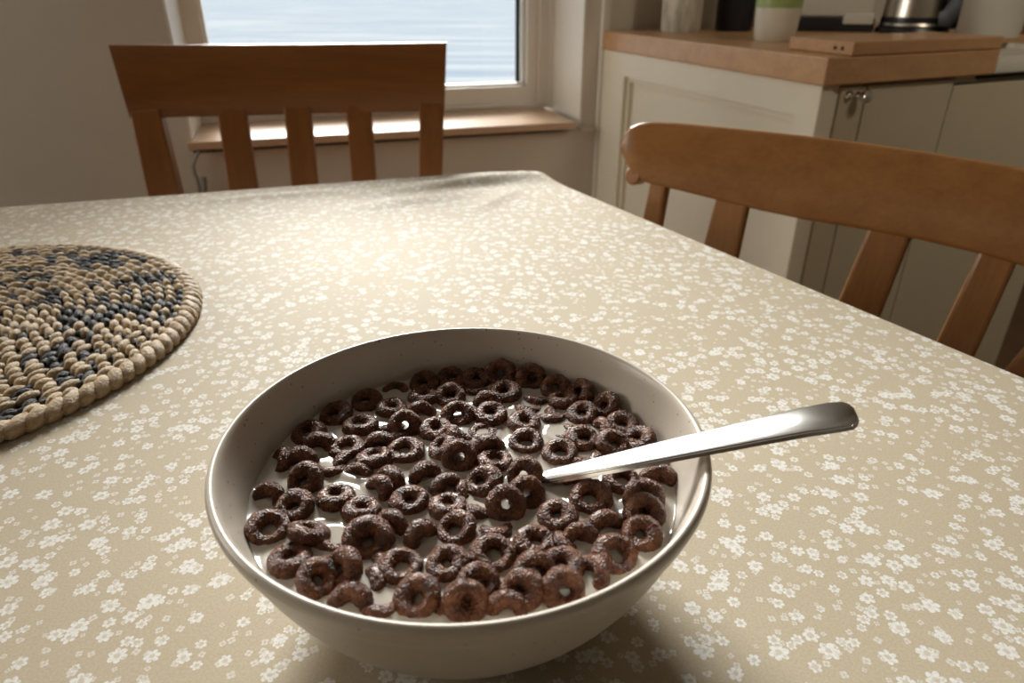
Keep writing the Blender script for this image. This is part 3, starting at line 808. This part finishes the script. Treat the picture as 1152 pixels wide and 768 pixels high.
# ------------------------------------------------------------------ cereal rings
# px centre, half width px, tilt from lying flat, azimuth its face leans to (270 = toward the sitter), state
CER = '''
347 488 19 25 250 T|378 467 18 35 260 T|405 479 20 8 90 F|412 452 17 30 270 T|361 499 17 72 262 E|390 505 19 10 270 F|445 442 17 18 270 S|441 460 18 6 90 F|477 432 17 30 270 T|477 447 15 8 90 F
508 426 15 28 270 T|507 446 15 42 260 T|536 427 13 28 270 T|536 440 12 20 90 S|522 447 10 30 300 S|474 462 17 74 270 E|515 467 17 52 282 T|456 479 17 62 285 U|490 484 19 14 270 F|548 452 15 60 270 E
552 467 19 26 262 F|522 490 12 40 40 S|543 489 14 5 0 S|503 496 16 62 200 U|565 415 18 60 268 U|604 417 17 62 268 U|568 442 18 34 250 F|587 434 13 40 270 S|630 432 14 55 280 T|656 440 16 62 215 U
604 449 15 35 90 S|595 460 13 10 90 S|633 451 15 14 90 F|621 468 18 30 90 S|655 466 18 28 225 F|590 476 19 10 270 F|677 455 12 40 200 S|632 488 13 15 180 S|684 456 16 58 205 U|702 478 19 24 262 F
676 483 13 65 200 E|656 495 18 28 290 T|690 500 17 35 300 T|726 494 17 48 205 T|628 467 12 30 30 S|309 517 15 58 200 E|340 516 19 76 268 E|343 540 18 58 250 T|373 527 16 20 90 S|403 537 10 60 250 S
304 556 20 66 250 E|332 571 20 36 240 F|378 560 22 6 90 F|407 574 20 14 115 F|421 515 17 24 130 F|427 500 13 65 275 E|456 508 21 16 265 F|393 522 10 60 330 S|439 540 15 74 230 E|426 551 12 65 230 E
478 534 17 72 305 E|503 545 18 74 302 E|499 503 18 60 190 T|517 514 20 66 262 U|551 503 16 70 275 E|557 519 19 10 80 F|543 543 22 44 222 F|461 565 22 16 275 F|504 570 22 8 90 F|442 587 21 74 238 E
569 568 23 58 282 U|592 555 21 58 300 U|590 535 20 56 258 U|592 498 19 26 262 F|630 510 20 30 235 F|652 517 13 20 90 S|664 561 24 32 275 F|699 541 20 26 280 F|739 536 23 68 268 E|724 560 23 50 275 T
724 578 24 52 283 T|680 588 22 74 285 E|721 602 23 44 250 F|653 604 17 62 270 E|627 581 22 30 250 F|301 595 24 34 300 F|347 599 19 40 60 T|327 630 25 6 90 F|358 652 25 44 320 T|386 640 24 66 225 U
375 610 11 20 60 S|414 608 28 44 285 T|475 602 19 66 320 E|451 638 25 14 290 F|419 640 11 40 180 S|419 657 13 60 200 S|470 672 27 46 240 F|395 675 19 58 265 E|428 682 15 30 90 S|513 596 23 42 225 F
503 635 23 26 270 F|555 624 26 30 285 F|557 594 21 20 100 S|537 578 9 60 60 S|601 611 23 14 290 F|539 658 21 48 290 T|600 645 22 58 295 U|586 665 22 56 240 T|524 677 22 64 280 U|512 694 14 30 270 S
570 684 17 60 265 E|692 625 26 48 300 F|662 614 12 60 250 S|632 637 19 25 265 F|667 643 19 56 200 E|634 664 23 54 280 U|648 545 13 60 280 S|745 512 16 50 220 E|712 509 15 30 270 S|430 519 11 60 90 S|448 493 11 50 90 S
526 556 9 60 0 S|640 612 9 40 20 S|440 482 12 40 100 S|680 522 12 10 0 S'''
def torus_mesh(seed):
    rnd = random.Random(seed); bm = bmesh.new(); NU, NV = 64, 30
    maj, mi = (.61, .39) if seed <= 7 else (.66, .34)
    off = Vector((seed*7.1, seed*3.3, 1.7))
    rows = []
    ecc = rnd.uniform(-.05, .05); ph0 = rnd.uniform(0, 6.28)
    for i in range(NU):
        a = 2*math.pi*i/NU; ring = []
        thick = 1+.10*math.sin(a+ph0)+.05*math.sin(2*a+seed)
        for j in range(NV):
            b = 2*math.pi*j/NV
            rr = maj*(1+ecc*math.cos(2*a))+mi*thick*math.cos(b); p = Vector((rr*math.cos(a), rr*math.sin(a), mi*1.06*thick*math.sin(b)))
            d = noise.noise(p*2.0+off)*.045+noise.noise(p*5+off)*.035+noise.noise(p*13+off)*.042
            nn = Vector((math.cos(b)*math.cos(a), math.cos(b)*math.sin(a), math.sin(b)))
            ring.append(bm.verts.new(p+nn*d))
        rows.append(ring)
    for i in range(NU):
        for j in range(NV):
            bm.faces.new((rows[i][j], rows[(i+1) % NU][j], rows[(i+1) % NU][(j+1) % NV], rows[i][(j+1) % NV]))
    bmesh.ops.recalc_face_normals(bm, faces=bm.faces)
    # real size: 8.3 mm radius
    bmesh.ops.scale(bm, verts=bm.verts, vec=(.0083,)*3)
    me = bpy.data.meshes.new('cereal_ring'); bm.to_mesh(me); bm.free()
    me.materials.append(M['cereal'])
    for p in me.polygons: p.use_smooth = True
    return me
protos = [torus_mesh(i+1) for i in range(10)]
NAMES = ['twelve', 'one', 'two', 'three', 'four', 'five', 'six', 'seven', 'eight', 'nine', 'ten', 'eleven']
STATE = {'F': 'flat chocolate ring with milky hole', 'T': 'tilted chocolate ring', 'U': 'upright chocolate ring', 'E': 'edge-on chocolate ring', 'S': 'mostly sunken chocolate ring'}
cer = []; used = {}
random.seed(11)
ents = [e.split() for line in CER.strip().split('\n') for e in line.split('|')]
for cx, cy, rx, tilt, az, stt in ents:
    cx, cy, rx, tilt, az = map(float, (cx, cy, rx, tilt, az)); tilt *= {'F': .55, 'T': .65, 'U': .85}.get(stt, 1)
    p = P(cx, cy, MW); rad = min(.0104, max(.0078, rx*1.02*depth(p)/F))
    if stt in 'SE': rad = max(rad, .0076)
    mi = .345*rad; st_ = abs(math.sin(R(tilt)))
    lift = {'F': .35*mi+.42*rad*.655*st_, 'T': .25*mi+.38*rad*st_, 'U': .50*rad*st_, 'E': -.08*rad, 'S': -.42*mi-.30*rad*st_}[stt]
    if stt in 'E': cyy = cy+rx*.35
    elif stt == 'S': cyy = cy+rx*.5*st_
    else: cyy = cy
    p = P(cx, cyy, MW+lift)
    # keep inside the wall
    d = Vector((p.x-BC.x, p.y-BC.y, 0)); lim = r_in(min(.074, MZ+max(0, lift)))-rad*(.72 if stt in 'ES' or tilt > 45 else .97)
    if d.length > lim: d = d.normalized()*lim; p = Vector((BC.x+d.x, BC.y+d.y, p.z))
    nrm = Vector((math.sin(R(tilt))*math.cos(R(az)), math.sin(R(tilt))*math.sin(R(az)), math.cos(R(tilt))))
    q = nrm.to_track_quat('Z', 'Y')
    o = bpy.data.objects.new('cereal_ring', random.choice(protos[6:] if stt == 'F' and random.random() < .6 else protos[:7])); C.objects.link(o)
    spin = Matrix.Rotation(random.uniform(0, 6.28), 4, 'Z')
    o.matrix_world = Matrix.Translation(p) @ q.to_matrix().to_4x4() @ spin @ Matrix.Scale(rad/.0083, 4)
    cer.append((o, stt, p, rad, nrm))
# labels: state, then place by a clock face with twelve on the window side
def place(p):
    dx, dy = p.x-BC.x, p.y-BC.y; rr = math.hypot(dx, dy)/RM
    hr = (math.degrees(math.atan2(dx, dy)) % 360)/30
    h2 = round(hr*2)/2 % 12; h = int(h2)
    t = (NAMES[h]+" o'clock") if h2 == h else 'half past '+NAMES[h]
    zone = 'in the very middle' if rr < .17 else 'near the middle' if rr < .42 else 'midway out' if rr < .66 else 'in the outer band' if rr < .84 else 'against the bowl wall'
    return t, zone
keys = {}
for it in cer:
    t, zone = place(it[2]); keys.setdefault((it[1], t, zone), []).append(it)
for (stt, t, zone), lst in keys.items():
    lst.sort(key=lambda it: (it[2].x-BC.x)**2+(it[2].y-BC.y)**2)
    for i, it in enumerate(lst):
        sfx = '' if len(lst) == 1 else (', the inner one' if i == 0 else ', the outer one' if i == len(lst)-1 else ', the in-between one')
        tag(it[0], f"{STATE[stt]}, {t} {zone}{sfx}", 'cereal ring', 'chocolate cereal rings in the bowl (clock positions, twelve toward the window)')

# ------------------------------------------------------------------ milk
NRG, NSG = 150, 300
rs = np.concatenate([[0], np.linspace(.5/NRG, 1, NRG)])*RM*1.004
th = np.linspace(0, 2*np.pi, NSG, endpoint=False)
X = BC.x+np.outer(rs[1:], np.cos(th)); Y = BC.y+np.outer(rs[1:], np.sin(th)); Hh = np.zeros_like(X)
for o, stt, p, rad, nrm in cer:
    # footprint of the ring at the milk surface: ellipse squeezed along the lean
    hx_, hy_ = nrm.x, nrm.y; hl = math.hypot(hx_, hy_)
    ux, uy = (hx_/hl, hy_/hl) if hl > 1e-5 else (1, 0)
    dx, dy = X-p.x, Y-p.y; e1 = dx*ux+dy*uy; e2 = -dx*uy+dy*ux
    sq = max(.36, abs(nrm.z))
    rr = np.sqrt((e1/sq)**2+e2**2)
    dist = np.maximum(0, rr-rad)
    Hh = np.maximum(Hh, (.0010 if stt != 'S' else .0010)*np.exp(-dist/.0018))
    if stt == 'S': pass
Hh += .0005*np.exp(-(RM-np.hypot(X-BC.x, Y-BC.y))/.0012)
Hh += .00018*np.sin(X*310+1.1*np.sin(Y*190))*np.cos(Y*260+X*70)
verts = [(BC.x, BC.y, MW)]+[(X[i, j], Y[i, j], MW+Hh[i, j]) for i in range(NRG) for j in range(NSG)]
faces = [(0, 1+j, 1+(j+1) % NSG) for j in range(NSG)]+[(1+i*NSG+j, 1+(i+1)*NSG+j, 1+(i+1)*NSG+(j+1) % NSG, 1+i*NSG+(j+1) % NSG) for i in range(NRG-1) for j in range(NSG)]
# closed body following the bowl below
ring0 = 1+(NRG-1)*NSG; b0_ = len(verts)
dprof = [(MZ-.006), .04, .03, .022, .016]
for z_ in dprof:
    rr = r_in(z_)-.0012
    verts += [(BC.x+rr*math.cos(t), BC.y+rr*math.sin(t), BC.z+z_) for t in th]
prev = ring0
for k in range(len(dprof)):
    cur = b0_+k*NSG
    faces += [(prev+j, cur+j, cur+(j+1) % NSG, prev+(j+1) % NSG) for j in range(NSG)]; prev = cur
faces.append(tuple(prev+j for j in range(NSG))[::-1])
me = bpy.data.meshes.new('milk'); me.from_pydata([(a-BC.x, b-BC.y, c-BC.z) for a, b, c in verts], [], faces); me.update()
mk = link('milk', me, M['milk']); mk.location = BC
for p in me.polygons: p.use_smooth = True
tag(mk, 'white milk filling the speckled bowl around the cereal rings', 'milk')

# ------------------------------------------------------------------ spoon
SM = P(611, 538, MW+.0005); SC_ = P(786, 500, BC.z+RIM+.0035)
ax = (SC_-SM).normalized()
# handle end: extend until x = 966 px
t = (SC_-SM).length
while proj(SM+ax*t)[0] < 962: t += .0005
LEN_S = t
up0 = Z; wd_ = ax.cross(Z).normalized(); up_ = wd_.cross(ax).normalized()
if up_.z < 0: up_ = -up_
sroot = thing('spoon', 'stainless steel spoon standing in the cereal with its handle resting on the bowl rim', 'spoon', SM)
wpts = [(-.035, .0032, .0016, 0), (-.012, .0036, .0016, 0), (0, .0044, .0017, 0), (.2*LEN_S, .0057, .0017, .0), (.45*LEN_S, .0071, .0017, .0), (.7*LEN_S, .0083, .00165, 0), (.85*LEN_S, .0091, .0016, -.0001), (.94*LEN_S, .0095, .0015, -.0007), (.975*LEN_S, .0090, .0014, -.0012), (.992*LEN_S, .0066, .0013, -.0016), (1.0*LEN_S, .0040, .0011, -.0019)]
loops = []
for s_, hw, ht, dz in wpts:
    c = SM+ax*s_+up_*dz
    # flat top, bevelled flanks
    prof = [(-1, -.2), (-.88, .75), (-.55, 1), (.55, 1), (.88, .75), (1, -.2), (.75, -1), (-.75, -1)]
    loops.append([c+wd_*(a*hw)+up_*(b*ht) for a, b in prof])
bm = bmesh.new(); loft(bm, loops)
bmesh.ops.recalc_face_normals(bm, faces=bm.faces); bmesh.ops.bevel(bm, geom=[e for e in bm.edges if abs((e.verts[0].co-e.verts[1].co).normalized().dot(ax)) > .9], offset=.0005, segments=2, affect='EDGES')
obj('handle', bm, M['steel'], sroot, True)
# the bowl of the spoon, under the milk
ca = SM-ax*.057
bm = bmesh.new(); loops_o = []
NU = 14
for sgn in (0, 1):
    pass
vs = []
for i in range(NU+1):
    u = -1+2*i/NU; w_ = .017*math.sqrt(max(0.0005, 1-u*u))*(1-.15*u); row = []
    for j in range(9):
        v = -1+2*j/8; dz = -.006*(1-u*u)*(1-v*v)
        row.append(ca+ax*(u*.026)+wd_*(v*w_)+up_*dz)
    vs.append(row)
top = [[bm.verts.new(p) for p in r_] for r_ in vs]; bot = [[bm.verts.new(p-up_*.0012) for p in r_] for r_ in vs]
for g, flip in ((top, 0), (bot, 1)):
    for i in range(NU):
        for j in range(8):
            f = (g[i][j], g[i+1][j], g[i+1][j+1], g[i][j+1]); bm.faces.new(f[::-1] if flip else f)
for i in range(NU):
    for j in (0, 8): bm.faces.new((top[i][j], bot[i][j], bot[i+1][j], top[i+1][j]))
for i in (0, NU):
    for j in range(8): bm.faces.new((top[i][j], top[i][j+1], bot[i][j+1], bot[i][j]))
obj('spoon_bowl', bm, M['steel'], sroot, True)

# ------------------------------------------------------------------ light
w = bpy.data.worlds.new('world'); S.world = w; w.use_nodes = True
nt = w.node_tree; bg = nt.nodes['Background']; bg.inputs[0].default_value = (.90, .95, 1.0, 1); bg.inputs[1].default_value = 1.1
def area(name, loc, rot_to, sx, sy, e, col, portal=False):
    l = bpy.data.lights.new(name, 'AREA'); l.shape = 'RECTANGLE'; l.size = sx; l.size_y = sy; l.energy = e; l.color = col
    if portal: l.cycles.is_portal = True
    o = bpy.data.objects.new(name, l); C.objects.link(o); o.location = loc
    o.rotation_euler = (-Vector(rot_to)).to_track_quat('Z', 'Y').to_euler()
    return o
wm = W((gl_l+gl_r)/2, FD+.08, (zs0+ZT)/2)
area('window_portal', wm, -NO, gl_r-gl_l, ZT-zs0, 1, (1, 1, 1), True)
# bright hazy sun beyond the window
sl_ = bpy.data.lights.new('hazy_sun', 'SUN'); sl_.energy = 8.7; sl_.angle = R(22); sl_.color = (1.0, .975, .93)
so = bpy.data.objects.new('hazy_sun', sl_); C.objects.link(so); so.location = W(-.8, 4, 5)
el, azd = R(26), R(90+15)
sd_ = Vector((math.cos(azd)*math.cos(el), math.sin(azd)*math.cos(el), math.sin(el)))
so.rotation_euler = sd_.to_track_quat('Z', 'Y').to_euler()
# added fill light, set in an unseen opening in wall_left
area('added_side_fill', (lx-.05, FRONT+2.65, 1.45), (1, .05, -.1), 1.25, 1.1, 27, (1.0, .93, .82))
# unseen fill light added to brighten the cabinet fronts
lp_ = area('added_kitchen_fill', (1.25, .1, 2.2), (0, 1.0, -.9), .3, .3, 2.2, (1.0, .88, .70)); lp_.data.spread = R(80)
